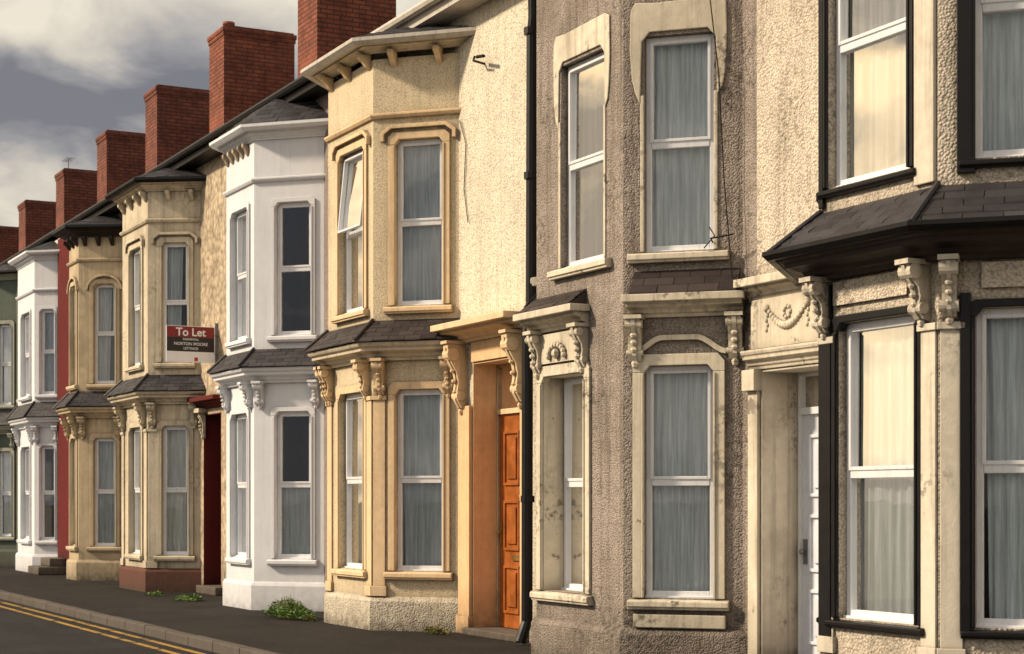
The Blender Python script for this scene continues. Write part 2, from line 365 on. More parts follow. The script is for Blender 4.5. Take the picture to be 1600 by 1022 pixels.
def console(F,u,zt,h,pr,wd,parent,mat,name='bracket'):
    mb=MB(); u0,u1=u-wd/2,u+wd/2
    P=[(-.003,zt-.035),(pr,zt-.035),(pr,zt-.1*h),(pr*.94,zt-.22*h),(pr*.74,zt-.34*h),(pr*.55,zt-.44*h),(pr*.46,zt-.58*h),(pr*.52,zt-.72*h),(pr*.5,zt-.84*h),(pr*.3,zt-.95*h),(-.003,zt-h)]
    mb.sprism(F,u0,u1,P)
    mb.fbox(F,u0-.02,u1+.02,-.002,pr+.025,zt-.034,zt)
    def disc(w,z,r):
        n=12; pl=[(w+r*math.cos(2*math.pi*i/n),z+r*math.sin(2*math.pi*i/n)) for i in range(n)]
        mb.sprism(F,u0-.014,u1+.014,pl)
    disc(pr*.74,zt-.19*h,min(.13*h,pr*.3)); disc(pr*.36,zt-.78*h,min(.10*h,pr*.22))
    P2=[(w+.014,z) for w,z in P[2:-1]]; P2=[(0,P2[0][1])]+P2+[(0,P2[-1][1]-.01)]
    mb.sprism(F,u-wd*.16,u+wd*.16,P2)
    for k in range(3):
        q=F.p(u,pr*(.55-.06*k)+.02,zt-h*(.42+.15*k)); mb.ball(q,wd*.3,1,1,.7,6,4)
    mb.ball(F.p(u,pr*.2,zt-h*1.0),wd*.33,1,1,1.1,6,4)
    return build(name,mb,M[mat],parent)
def cornice_prof(z0,z1,o):
    h=z1-z0
    return [(-.004,z0),(o*.18,z0),(o*.22,z0+h*.16),(o*.36,z0+h*.22),(o*.42,z0+h*.38),(o*.68,z0+h*.5),(o*.78,z0+h*.52),(o*.80,z0+h*.7),(o*.93,z0+h*.78),(o,z0+h*.9),(o,z1),(-.004,z1+.012)]
def architrave(F,parent,u0,u1,z0,z1,mat,bw=.085,pr=.028,kind='plain',name='window_surround'):
    mb=MB()
    mb.fbox(F,u0-bw,u0,-.003,pr,z0,z1-.06); mb.fbox(F,u1,u1+bw,-.003,pr,z0,z1-.06)
    mb.prism(F,[(u0-bw,z1-.06),(u0,z1-.06),(u0+.05,z1),(u1-.05,z1),(u1,z1-.06),(u1+bw,z1-.06),(u1+bw,z1+.03),(u1+bw-.06,z1+bw),(u0-bw+.06,z1+bw),(u0-bw,z1+.03)],-.003,pr)
    mb.prism(F,[(u0-.002,z1-.06),(u0+.05,z1+.002),(u0-.002,z1+.002)],-.06,-.001)
    mb.prism(F,[(u1+.002,z1-.06),(u1-.05,z1+.002),(u1+.002,z1+.002)],-.06,-.001)
    if kind in('hood','arch'):
        if kind=='hood':
            pts=[(u1+bw+.04,z1-.02),(u1+bw+.04,z1+.06),(u1+bw-.05,z1+bw+.04),(u0-bw+.05,z1+bw+.04),(u0-bw-.04,z1+.06),(u0-bw-.04,z1-.02)]
        else:
            uc=(u0+u1)/2; W=(u1-u0)/2+bw+.02; pts=[(uc+W*math.cos(math.pi*i/10),z1-.12+.26*math.sin(math.pi*i/10)) for i in range(11)]
        mb.strip(F,pts[::-1],.045,0,pr+.03)
    mb.fbox(F,u0-.02,u0,pr,pr+.012,z0,z1-.07); mb.fbox(F,u1,u1+.02,pr,pr+.012,z0,z1-.07)
    return build(name,mb,M[mat],parent,bev=.006)
def sill(F,parent,u0,u1,z0,z1,pr,mat):
    mb=MB(); mb.sprism(F,u0,u1,[(-.002,z0),(pr*.75,z0),(pr*.8,z0+(z1-z0)*.25),(pr,z0+(z1-z0)*.3),(pr,z1-.015),(pr*.9,z1-.005),(-.06,z1+.012)])
    return build('sill',mb,M[mat],parent,bev=.006)
def door(F,parent,u0,u1,z0,zd,zt,dep,mat,lining,frame='pvc',hmat='brass',f=.03):
    lb=MB(); t=.012
    lb.fbox(F,u0,u0+t,-dep,.004,z0,zt); lb.fbox(F,u1-t,u1,-dep,.004,z0,zt); lb.fbox(F,u0+t,u1-t,-dep,.004,zt-t,zt)
    build('door_lining',lb,M[lining],parent)
    fb=MB(); a,b=u0+t,u1-t; wa,wb=-dep-.06,-dep+.012
    fb.fbox(F,a,a+f,wa,wb,z0,zt-t); fb.fbox(F,b-f,b,wa,wb,z0,zt-t); fb.fbox(F,a+f,b-f,wa,wb,zt-t-f,zt-t); fb.fbox(F,a+f,b-f,wa,wb+.01,zd,zd+.06)
    build('door_frame',fb,M[frame],parent,bev=.004)
    pb=MB(); pb.quad(F.p(a+f,-dep-.02,zd+.05),F.p(b-f,-dep-.02,zd+.05),F.p(b-f,-dep-.02,zt-t-f),F.p(a+f,-dep-.02,zt-t-f))
    build('fanlight',pb,M['glass'],parent,recalc=False)
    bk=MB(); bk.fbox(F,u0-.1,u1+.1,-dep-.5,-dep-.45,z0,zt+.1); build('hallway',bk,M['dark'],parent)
    db=MB(); c,d=a+f,b-f; W=d-c; H=zd-z0
    db.fbox(F,c,d,-dep-.05,-dep-.015,z0+.03,zd)
    s=.09*W/.75
    for (p0,p1) in ((c+s,c+W/2-s*.45),(c+W/2+s*.45,d-s)):
        for (q0,q1) in ((.08,.30),(.37,.60),(.67,.92)):
            z_0,z_1=z0+H*q0,z0+H*q1; wq=-dep-.015
            db.fbox(F,p0,p1,wq,wq+.022,z_0,z_0+.03); db.fbox(F,p0,p1,wq,wq+.022,z_1-.03,z_1); db.fbox(F,p0,p0+.03,wq,wq+.0219,z_0,z_1); db.fbox(F,p1-.03,p1,wq,wq+.0219,z_0,z_1)
            db.fbox(F,p0+.075,p1-.075,wq,wq+.02,z_0+.075,z_1-.075)
    o=build('door',db,M[mat],parent,bev=.004)
    hb=MB(); hb.fbox(F,c+W*.30,c+W*.70,-dep-.012,-dep+.004,z0+H*.325,z0+H*.35); build('letterbox',hb,M[hmat],o)
    kb=MB(); q=F.p(c+W*.5,-dep+.01,z0+H*.655); kb.tube([F.p(c+W*.5+.03*math.sin(x),-dep+.012,z0+H*.63-.045*math.cos(x)) for x in [i*.7 for i in range(9)]],.008,6); kb.ball(q,.018); build('knocker',kb,M[hmat],o)
    nb=MB(); q=F.p(c+.05,-dep+.03,z0+H*.45); nb.ball(q,.026); nb.fbox(F,c+.025,c+.075,-dep-.014,-dep-.004,z0+H*.40,z0+H*.50); build('handle',nb,M[hmat],o)
    st=MB(); st.fbox(F,u0-.06,u1+.06,-dep,.12,0,z0+.03); build('doorstep',st,M['step'],parent,bev=.012)
EAVE=7.3; SL=.58
def chimney(parent,x,top,mat='brick',pots=1,w=.9,aer=False):
    mb=MB(); y0,y1=1.45,2.85
    mb.box(x,x+w,y0,y1,7.7,top-.20)
    mb.box(x-.018,x+w+.018,y0-.018,y1+.018,top-.20,top-.125); mb.box(x-.034,x+w+.034,y0-.034,y1+.034,top-.125,top-.04)
    mb.box(x+.01,x+w-.01,y0+.01,y1-.01,top-.04,top)
    o=build('chimney',mb,M[mat],parent,bev=.006)
    for k in range(pots):
        pb=MB(); px=x+w*.3+.0; py=y0+.3+k*.55
        pb.tube([(px,py,top),(px,py,top+.03),(px,py,top+.05),(px,py,top+.17),(px,py,top+.18),(px,py,top+.22)],[.13,.13,.105,.095,.12,.115],12)
        build('chimney_pot',pb,M['terra'],o)
    if aer:
        ab=MB(); ax,ay=x+.1,y0+.3; ab.tube([(ax,ay,top-.1),(ax,ay,top+.4)],.012,5)
        ab.tube([(ax-.3,ay,top+.37),(ax+.3,ay,top+.37)],.008,5)
        for k in range(5): ab.tube([(ax-.25+k*.13,ay-.12,top+.37),(ax-.25+k*.13,ay+.12,top+.37)],.005,4)
        build('aerial',ab,M['metal'],o)
def house(label,x0,x1,wy,cfg,group=None):
    root=empty('terraced_house',((x0+x1)/2,wy,0),label,'house',group)
    Xl,Xr,run=cfg['bay']; yb=-.75
    wm,bm,tm=cfg['wall'],cfg['baym'],cfg['trim']
    F0=Fr((x0,wy),(1,0)); holes=[]
    for d in cfg.get('doors',[]): holes.append((d['x0']-x0,d['x1']-x0,0.0,d['zt'],d['dep']))
    mb=MB()
    wall(mb,F0,0,x1-x0,0,EAVE,holes)
    mb.quad((x0+.004,wy,0),(x0+.004,7.6,0),(x0+.004,7.6,EAVE),(x0+.004,wy,EAVE)); mb.quad((x1-.004,wy,0),(x1-.004,7.6,0),(x1-.004,7.6,EAVE),(x1-.004,wy,EAVE))
    mb.quad((x0,7.6,0),(x1,7.6,0),(x1,7.6,EAVE),(x0,7.6,EAVE))
    build('wall',mb,M[wm],root)
    for d in cfg.get('doors',[]):
        door(F0,root,d['x0']-x0,d['x1']-x0,d.get('z0',.1),d['zd'],d['zt'],d['dep'],d['mat'],d['lin'],d.get('frame','pvc'),d.get('h','brass'))
    rb=MB(); ry=3.7; rz=EAVE+.03+(ry+.3)*SL
    n=24
    front=[(-.32+(ry+.32)*i/n,EAVE+.02+(rz-EAVE-.02)*i/n) for i in range(n+1)]
    prof=[]
    for i in range(n):
        prof.append((front[i][0],front[i][1]+.014)); prof.append(front[i+1])
    prof+=[(7.9,EAVE),(7.9,EAVE-.06),(ry,rz-.12),(-.3,EAVE-.05)]
    FX=Fr((x0,0),(1,0))
    rb.sprism(FX,.002,x1-x0-.002,[(-y,z) for y,z in prof])
    rb.tube([(x0,ry,rz+.01),(x1,ry,rz+.01)],.09,8)
    build('roof',rb,M['slate_m'],root)
    gb=MB(); gm=cfg.get('gut','black')
    gb.box(x0+.003,x1-.003,-.30,-.27,EAVE-.2,EAVE-.052)
    gb.box(x0+.003,x1-.003,-.268,wy,EAVE-.2,EAVE-.17)
    gb.tube([(x0+.003,-.355,EAVE-.05),(x1-.003,-.355,EAVE-.05)],.055,8)
    build('gutter',gb,M[gm],root)
    path=[(Xl-run,wy),(Xl,yb),(Xr,yb),(Xr+run,wy)]
    FL=Fr(path[0],(run,yb-wy)); FF=Fr(path[1],(1,0)); FRt=Fr(path[2],(run,wy-yb))
    LL=math.hypot(run,wy-yb); LF=Xr-Xl
    faces=[('L',FL,LL),('F',FF,LF),('R',FRt,LL)]
    g0,g1=cfg.get('gfz',(.68,2.75)); h0,h1=cfg.get('ffz',(3.78,5.70)); BT=cfg.get('bt',6.7)
    bb=MB(); wins=[]
    for nm,F,L in faces:
        hs=[]
        for fl,(za,zb) in (('g',(g0,g1)),('f',(h0,h1))):
            key=fl+('R' if nm in 'LR' else 'F'); c,w=cfg[key]
            if nm=='L': c=L-c
            if nm=='F': c=c-Xl
            sb=cfg.get('sb_'+key,.07)
            hs.append((c-w/2,c+w/2,za,zb,sb+.06)); wins.append((nm,fl,F,c,w,za,zb,sb))
        wall(bb,F,0,L,0,BT,hs)
        if cfg.get('arch'):
            for h in hs:
                if h[2]>3: arch_fill(bb,F,h[0],h[1],h[3],.14,.1)
    build('bay_wall',bb,M[bm],root)
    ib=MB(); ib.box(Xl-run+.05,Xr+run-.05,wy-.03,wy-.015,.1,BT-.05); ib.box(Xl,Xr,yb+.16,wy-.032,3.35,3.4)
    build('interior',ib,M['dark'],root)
    for nm,fl,F,c,w,za,zb,sb in wins:
        st=cfg.get('cur',{}).get(fl+nm,('full','net'))
        o=window(F,root,c,w,za,zb,sb,st[0],st[1],split=cfg.get('split',{}).get(fl+nm,.5),opened=cfg.get('open',{}).get(fl+nm,0))
        L=LL if nm in 'LR' else LF
        if not cfg.get('plain_'+fl):
            architrave(F,root,c-w/2,c+w/2,za,zb,cfg.get('arm_'+fl,tm),bw=cfg.get('aw',.085),kind=cfg.get('ak_'+fl,'plain'))
        e=cfg.get('aw',.085)
        s=sill(F,o,max(.004,c-w/2-e-.04),min(L-.004,c+w/2+e+.04),za-cfg.get('sh',.10),za-.014,cfg.get('sp',.08),cfg.get('sillm',tm))
    pb=MB(); pb.sweep(path,[(-.003,-.15),(.05,-.15),(.05,.34),(.03,.38),(-.003,.40)],wy); build('plinth',pb,M[cfg.get('plm',bm)],root)
    z0,z1,oo=cfg.get('corn',(3.12,3.33,.26)); sm=cfg.get('slate','slate')
    if cfg.get('cstyle','full')=='full':
        cb=MB(); cb.sweep(path,cornice_prof(z0,z1,oo),wy); build('cornice',cb,M[cfg.get('cm',tm)],root)
        sb_=MB(); sb_.sweep(path,[(oo+.015,z1+.013),(.004,3.60),(-.004,3.60),(-.004,z1+.0125)],wy)
        sb_.slates(path,oo+.035,z1+.014,.0,3.63,cfg.get('rows',5),wy,cfg.get('swd',.2))
        build('bay_skirt_roof',sb_,M[sm],root)
        t_=math.tan(math.atan2(abs(wy-yb),run)/2)
        for sgn,(px,py) in ((-1,path[1]),(1,path[2])):
            hb=MB(); hb.tube([(px+sgn*t_*(oo+.04),py-(oo+.04),z1+.03),(px,py-.004,3.65)],.02,6)
            build('hip_ridge',hb,M[sm],root)
        if cfg.get('gut2'):
            g2=MB(); g2.sweep(path,[(oo,z1-.03),(oo+.05,z1-.035),(oo+.085,z1),(oo+.085,z1+.03),(oo,z1+.03)],wy); build('bay_gutter',g2,M[cfg['gut2']],root)
    else:
        for nm,F,L in faces:
            a,b=(-.06,LF*.60+.04) if nm=='F' else (.06,L+.02)
            cb=MB(); cb.sprism(F,a,b,cornice_prof(z0,z1,oo)); cb.fbox(F,a-.03,b+.03,-.002,oo+.025,z1-.045,z1+.02); build('cornice',cb,M[cfg.get('cm',tm)],root,bev=.006)
            rtop=3.46 if nm=='F' else 3.53
            sb_=MB(); A,B=F.p(a+.04,0,0),F.p(b-.04,0,0)
            sb_.sprism(F,a+.045,b-.045,[(oo-.005,z1+.021),(.004,rtop-.02),(-.004,rtop-.02),(-.004,z1+.0205)])
            sb_.slates([A[:2],B[:2]],oo+.01,z1+.022,.0,rtop,3,None,.27); build('bay_skirt_roof',sb_,M[sm],root)
    for nm,u in cfg.get('br',[]):
        F,L={'L':(FL,LL),'F':(FF,LF),'R':(FRt,LL)}[nm]
        console(F,u*L,z0+.02,cfg.get('bh',.40),cfg.get('bpr',oo*.72),cfg.get('bwid',.10),root,cfg.get('brm',tm))
    if cfg.get('pil'):
        for (F,u) in ((FF,LF-.085),(FRt,.085),(FF,.085)):
            q=MB(); q.fbox(F,u-.075,u+.075,-.002,.022,.40,z0-.42); q.fbox(F,u-.095,u+.095,-.003,.04,z0-.46,z0-.41); q.fbox(F,u-.095,u+.095,-.003,.04,.40,.52)
            build('pilaster',q,M[cfg.get('pm',tm)],root,bev=.006)
    sc=cfg.get('string')
    if sc:
        q=MB(); q.sweep(path,[(-.003,sc-.03),(.03,sc-.02),(.05,sc+.01),(.05,sc+.03),(-.003,sc+.05)],wy); build('string_course',q,M[tm],root)
    tz=cfg.get('tz',BT)
    to=cfg.get('to',.2); tl=cfg.get('tl',-.02)
    tb=MB(); tb.sweep(path,cornice_prof(tz+tl,tz+.13,to),wy); build('bay_cornice',tb,M[cfg.get('tm',tm)],root)
    tg=MB(); tg.sweep(path,[(to-.01,tz+.10),(to+.055,tz+.09),(to+.10,tz+.13),(to+.10,tz+.17),(to-.01,tz+.17)],wy); build('bay_gutter',tg,M[cfg.get('tgm',gm)],root)
    rt=min(EAVE-.04,tz+cfg.get('rr',.44))
    tr=MB(); tr.sweep(path,[(to+.05,tz+.172),(-.40,rt-.02),(-.42,rt-.06),(-.1,tz+.1)],wy); tr.slates(path,to+.07,tz+.174,-.40,rt,6,wy); build('bay_roof',tr,M['slate'],root)
    for nm,u in cfg.get('corb',[]):
        F,L={'L':(FL,LL),'F':(FF,LF),'R':(FRt,LL)}[nm]
        q=MB(); uu=u*L; zt=tz+tl+.001; q.sprism(F,uu-.035,uu+.035,[(-.003,zt),(to*.7,zt),(to*.7,zt-.05),(to*.45,zt-.09),(to*.25,zt-.14),(-.003,zt-.18)]); build('corbel',q,M[cfg.get('corbm',tm)],root,bev=.005)
    return root,dict(FL=FL,FF=FF,FR=FRt,LL=LL,LF=LF,F0=F0,path=path)
def hood(root,wy,xa,xb,z0,z1,o,mat,br=None,bh=.6,name='door_hood'):
    F=Fr((xa,wy),(1,0)); mb=MB(); mb.sprism(F,0,xb-xa,cornice_prof(z0,z1,o)); mb.fbox(F,-.03,xb-xa+.03,-.002,o+.03,z1-.05,z1+.02)
    build(name,mb,M[mat],root,bev=.006)
    for u in (br or []): console(F,u,z0+.02,bh,o*.75,.12,root,mat)

# ------------------------------------------------------------------ the houses
full=('full','net')
brs=[('F',.10),('F',.90),('R',.10),('R',.90)]
# 1. black and cream house at the near end
r,g=house('large near house with black window surrounds, cream pilasters and slate skirt roof',-12.14,-5.6,0,dict(
    bay=(-10.27,-9.0,.76),wall='buff_dash',baym='buff_dash',trim='stone_trim',plm='stone_trim',gut='black',
    gF=(-9.64,.86),gR=(.57,.66),fF=(-9.74,.90),fR=(.57,.68),gfz=(.66,2.80),ffz=(3.80,5.85),arm_g='black',arm_f='black',sillm='black',aw=.055,sh=.07,sp=.06,
    corn=(3.12,3.31,.33),cm='brown',gut2='black',rows=5,swd=.26,br=[('F',.90),('R',.07),('R',.94),('F',.06)],bh=.42,bwid=.095,bpr=.19,pil=True,
    cur={'gF':('full','net'),'gR':('right','net'),'fF':('full','net2'),'fR':full},string=None,split={'gF':.49},
    doors=[dict(x0=-12.07,x1=-11.1,z0=.12,zd=2.25,zt=2.62,dep=.38,mat='wdoor',lin='stone_trim',frame='pvc',h='metal')]))
black=r
q=MB(); q.fbox(g['FF'],.0,.14,-.002,.034,.41,3.09); build('corner_board',q,M['black'],r,bev=.006)
q=MB(); q.fbox(g['FF'],.0,.05,-.002,.034,3.66,6.6); build('corner_board',q,M['black'],r,bev=.006)
q=MB(); q.fbox(g['FR'],.14,.21,-.002,.04,.62,2.9); build('corner_board',q,M['black'],r,bev=.006)
q=MB(); q.fbox(g['FR'],.12,.24,-.002,.04,3.7,6.6); build('corner_board',q,M['black'],r,bev=.006)
q=MB(); q.fbox(g['FF'],g['LF']-.22,g['LF']-.02,-.002,.03,3.66,6.68); build('pilaster',q,M['stone_trim'],r,bev=.008)
hood(r,0,-12.22,-11.1,3.22,3.38,.14,'grey_trim')
q=MB(); F=Fr((-12.22,0),(1,0)); q.fbox(F,.06,1.12,-.002,.05,2.80,3.22); q.sprism(F,-.0,1.12,cornice_prof(2.63,2.79,.12)); q.fbox(F,.0,.14,-.002,.04,.0,2.63); q.fbox(F,-.02,.16,-.002,.09,2.45,2.63)
build('door_surround',q,M['grey_trim'],r,bev=.006)
q=MB()
for i in range(17):
    t=i/16; q.ball(F.p(.30+.56*t,.05,3.13-.16*math.sin(math.pi*t)),.020+.018*math.sin(math.pi*t),1,1,1,6,4)
for u in (.30,.86): 
    q.ball(F.p(u,.05,3.13),.036)
    for k in range(4): q.ball(F.p(u+.008*(-1)**k,.05,3.07-.04*k),.018)
for k in range(7): a=k*math.pi*2/7; q.ball(F.p(.58+.045*math.cos(a),.05,3.08+.045*math.sin(a)),.022)
build('garland',q,M['grey_trim'],r,smooth=True)
for F,L,u0,u1 in ((g['FF'],g['LF'],.17,.98),(g['FR'],g['LL'],.28,.98)):
    q=MB(); q.fbox(F,u0,u1,-.002,.03,2.93,3.10); build('frieze_panel',q,M['buff_dash'],r)

# 2. grey pebbledash house
r,g=house('grey pebbledash house with weathered cream window surrounds beside black drainpipe',-16.05,-12.14,0,dict(
    bay=(-14.72,-13.1,.75),wall='grey_dash',baym='grey_dash',trim='grey_trim',plm='grey_dash',gut='black',
    gF=(-14.17,.82),gR=(.50,.62),fF=(-13.83,.80),fR=(.50,.62),gfz=(.66,2.70),ffz=(3.70,5.60),sb_gF=.22,
    plain_f=True,corn=(3.12,3.29,.19),cstyle='split',slate='slate_b',br=[('F',.05),('F',.58),('R',.11),('R',.95)],bh=.42,bwid=.12,bpr=.13,aw=.10,
    cur={'gF':('full','net2'),'gR':full,'fF':('full','net2'),'fR':full}))
# pale painted reveal inside the deep ground floor opening
q=MB(); F=g['FF']; ua,ub=-14.17+14.72-.41,-14.17+14.72+.41
q.fbox(F,ua,ua+.008,-.215,.002,.66,2.70); q.fbox(F,ub-.008,ub,-.215,.002,.66,2.70); q.fbox(F,ua+.008,ub-.008,-.215,.002,2.692,2.70); build('window_reveal',q,M['grey_trim'],r)
for F,c,w in ((g['FF'],-13.83+14.72,.80),(g['FR'],.50,.62)):
    q=MB(); a,b=c-w/2,c+w/2; pr=.018
    q.prism(F,[(a-.11,5.22),(a-.08,5.10),(a-.035,5.0),(a-.02,5.55),(a+.05,5.63),(b-.05,5.63),(b+.02,5.55),(b+.03,5.05),(b+.08,5.12),(b+.10,5.24),(b+.12,5.50),(b+.11,5.86),(b+.03,5.90),(a+.1,5.885),(a-.08,5.90),(a-.12,5.83),(a-.13,5.5)],-.003,pr)
    q.fbox(F,a-.035,a,-.003,.014,3.7,5.08); q.fbox(F,b,b+.035,-.003,.014,3.7,5.08)
    build('window_surround',q,M['grey_trim'],r,bev=.01)
q=MB(); F=g['FF']
for k in range(9):
    a=math.pi*k/8; q.ball(F.p(.48+.15*math.cos(a),.05,2.88+.10*math.sin(a)),.03)
q.ball(F.p(.48,.05,2.90),.05); q.fbox(F,.1,.86,-.002,.03,2.82,3.1); build('shell_ornament',q,M['grey_trim'],r,smooth=False)
q=MB(); F=g['FR']
pts=[]
for i in range(21):
    t=i/20; s_=min(1,min(t,1-t)/.32); s_=s_*s_*(3-2*s_); pts.append((.10+.82*t,2.79+.13*s_))
q.strip(F,pts,.045,-.002,.04); build('hood_mould',q,M['grey_trim'],r)
q=MB(); q.fbox(F,.10,.92,-.002,.05,.40,.52); build('panel_mould',q,M['grey_trim'],r,bev=.01)
q=MB(); q.tube([(-12.62,-.34,7.2),(-12.42,-.20,5.2),(-12.40,-.16,4.3),(-12.33,-.12,3.4)],.006,5); build('cable',q,M['black'],r)
q=MB(); F=g['FR']; q.tube([F.p(.80,0,3.76),F.p(.80,.10,3.78),F.p(1.02,.22,3.79)],.008,5); q.tube([F.p(.74,.09,3.70),F.p(.84,.12,3.80),F.p(.80,.16,3.87)],.006,5)
build('wall_hook',q,M['black'],r)

# 3. cream and peach house
r,g=house('cream and peach house with orange wooden door and top-hung pane tilted open',-21.05,-16.05,0,dict(
    bay=(-20.22,-18.78,.76),wall='cream_dash',baym='cream_bay',trim='peach',plm='cream_dash',gut='gutter_w',
    gF=(-19.42,.78),gR=(.58,.60),fF=(-19.42,.80),fR=(.58,.60),gfz=(.70,2.82),ffz=(3.80,5.74),ak_f='hood',ak_g='plain',
    corn=(3.16,3.36,.24),cm='cornice_stone',slate='slate_b',br=brs+[('F',.04)],bh=.44,pil=True,string=6.02,open={'fF':.10},
    cur={'gF':('full','net2'),'gR':('full','net3'),'fF':('full','net2'),'fR':('full','net3')},tm='cornice_stone',tl=.05,
    corb=[('F',.1),('F',.5),('F',.93),('R',.25),('R',.78)],tz=6.72,to=.22,
    doors=[dict(x0=-17.64,x1=-16.42,z0=.05,zd=2.50,zt=3.08,dep=.30,mat='wood',lin='peach_jamb',frame='peach')]))
cream=r
hood(r,0,-17.98,-16.2,3.32,3.50,.34,'peach',br=[.14,1.60],bh=.8)
q=MB(); F=Fr((-17.98,0),(1,0)); q.fbox(F,.04,.33,-.002,.05,0,2.6); q.fbox(F,.02,.35,-.002,.07,0,.2); q.fbox(F,1.57,1.68,-.002,.05,0,2.6); q.fbox(F,.34,1.56,-.002,.03,3.09,3.32); build('door_surround',q,M['peach_deep'],r,bev=.006)
q=MB(); X=-15.98
q.tube([(X+.02,-.30,7.25),(X+.01,-.12,6.9),(X-.01,-.10,6.6),(X-.05,-.10,6.4),(X-.07,-.10,3.6),(X-.08,-.14,3.3),(X-.09,-.14,.25),(X-.09,-.22,.03)],.060,10)
build('drainpipe',q,M['black'],r)
for z in (6.42,4.9,3.45,1.5): 
    q=MB(); q.tube([(X-.085 if z<3.5 else X-.06,-.135 if z<3.5 else -.11,z),(X-.085 if z<3.5 else X-.06,-.135 if z<3.5 else -.11,z+.07)],.075,10); build('pipe_collar',q,M['black'],r)
q=MB(); q.tube([(-17.35,0,6.42),(-17.35,-.14,6.44),(-17.2,-.2,6.44)],.014,5); q.tube([(-17.3,-.12,6.47),(-17.05,-.16,6.42)],.02,5); build('wall_hook',q,M['black'],r)
q=MB(); q.tube([(-17.95,-.02,5.9),(-17.8,-.015,5.6),(-17.85,-.015,5.1),(-17.75,-.015,4.7)],.005,5); build('cable',q,M['black'],r)

# 4. white house
r,g=house('bright white painted house with dark bare windows between cream and ivory bays',-25.9,-21.05,0,dict(
    bay=(-24.28,-23.05,.75),wall='pink_dash',baym='white_bay',trim='white_bay',plm='white_bay',gut='black',
    gF=(-23.64,.74),gR=(.60,.55),fF=(-23.64,.74),fR=(.60,.55),gfz=(.72,2.76),ffz=(3.82,5.66),plain_g=False,aw=.06,
    corn=(3.16,3.36,.22),br=brs,bh=.36,string=5.98,cur={'gF':('full','net3'),'gR':('low','net3'),'fF':('full','net3'),'fR':('none','net')},
    tz=6.56,to=.13,tgm='white_bay',bt=6.56,rr=.66,corb=[('F',.08),('F',.26),('F',.44),('F',.62),('F',.80)],corbm='rubble',
    doors=[dict(x0=-26.0+.25,x1=-25.05,z0=.1,zd=2.2,zt=2.7,dep=.3,mat='darkdoor',lin='white_bay')]))
# 5. ivory house
r,g=house('ivory weathered house with dark red doorway and rubble wall beside the letting board',-31.2,-25.9,0,dict(
    bay=(-30.1,-28.47,.5),wall='rubble',baym='ivory',trim='ivory',plm='brown_plinth',gut='black',
    gF=(-29.2,.74),gR=(.47,.46),fF=(-29.2,.74),fR=(.47,.46),gfz=(.62,2.78),ffz=(3.84,5.84),ak_f='hood',
    corn=(3.14,3.34,.24),br=brs,bh=.40,pil=True,string=6.2,cur={'gF':('full','net2'),'gR':('full','net2'),'fF':('full','net2'),'fR':('left','net3')},
    tz=6.72,to=.18,corb=[('F',.1),('F',.4),('F',.7),('F',.95),('R',.4),('R',.85)],tgm='black',
    doors=[dict(x0=-27.78,x1=-26.85,z0=.1,zd=2.3,zt=2.95,dep=.5,mat='darkdoor',lin='red_wall',frame='red_wall')]))
hood(r,0,-27.94,-26.6,3.04,3.2,.2,'red_wall')
hood(r,0,-27.90,-27.62,2.98,3.03,.12,'ivory',br=[.14],bh=.42,name='pilaster_cap')
chimney(r,-27.25,10.8,'brick',0)
# 6. tan house
r,g=house('tan house with round headed upper windows and dark dentilled bay roof',-35.9,-31.2,0,dict(
    bay=(-34.12,-33.35,.5),wall='pink_dash',baym='tan',trim='tan',plm='tan',gut='black',arch=True,
    gF=(-33.72,.46),gR=(.52,.44),fF=(-33.72,.46),fR=(.52,.44),gfz=(.66,2.74),ffz=(3.78,5.70),ak_f='arch',
    corn=(3.12,3.32,.24),br=brs,bh=.40,string=6.15,cur={'gF':('full','net2'),'gR':('full','net3'),'fF':('full','net2'),'fR':('left','net3')},
    tz=6.62,to=.2,bt=6.62,tm='brown',corb=[('F',.1),('F',.5),('F',.9),('R',.15),('R',.45),('R',.75)],corbm='brown'))
chimney(r,-32.09,10.45,'brick',1)
# 7. far white house with red wall strip
r,g=house('narrow off-white house beside the dark red wall strip and stone steps',-39.7,-35.9,-.3,dict(
    bay=(-39.0,-37.3,.4),wall='white_bay',baym='white_bay',trim='white_bay',plm='white_bay',gut='black',
    gF=(-38.1,.9),gR=(.31,.36),fF=(-38.1,.9),fR=(.31,.36),gfz=(.7,2.7),ffz=(3.8,5.6),aw=.05,
    corn=(3.1,3.3,.2),br=brs,bh=.36,string=6.0,cur={'gF':('none','net'),'gR':('none','net'),'fF':('full','net3'),'fR':('full','net3')},tz=6.66,bt=6.66,to=.10,tgm='white_bay'))
q=MB(); q.box(-36.85,-35.60,-.36,-.303,0,7.05); build('red_wall_panel',q,M['red_strip'],r)
q=MB(); q.box(-37.0,-36.0,-.95,-.365,0,.17); q.box(-36.95,-36.1,-.7,-.365,.17,.34); build('steps',q,M['step'],r,bev=.02)
chimney(r,-36.6,10.3,'brick_d',0)
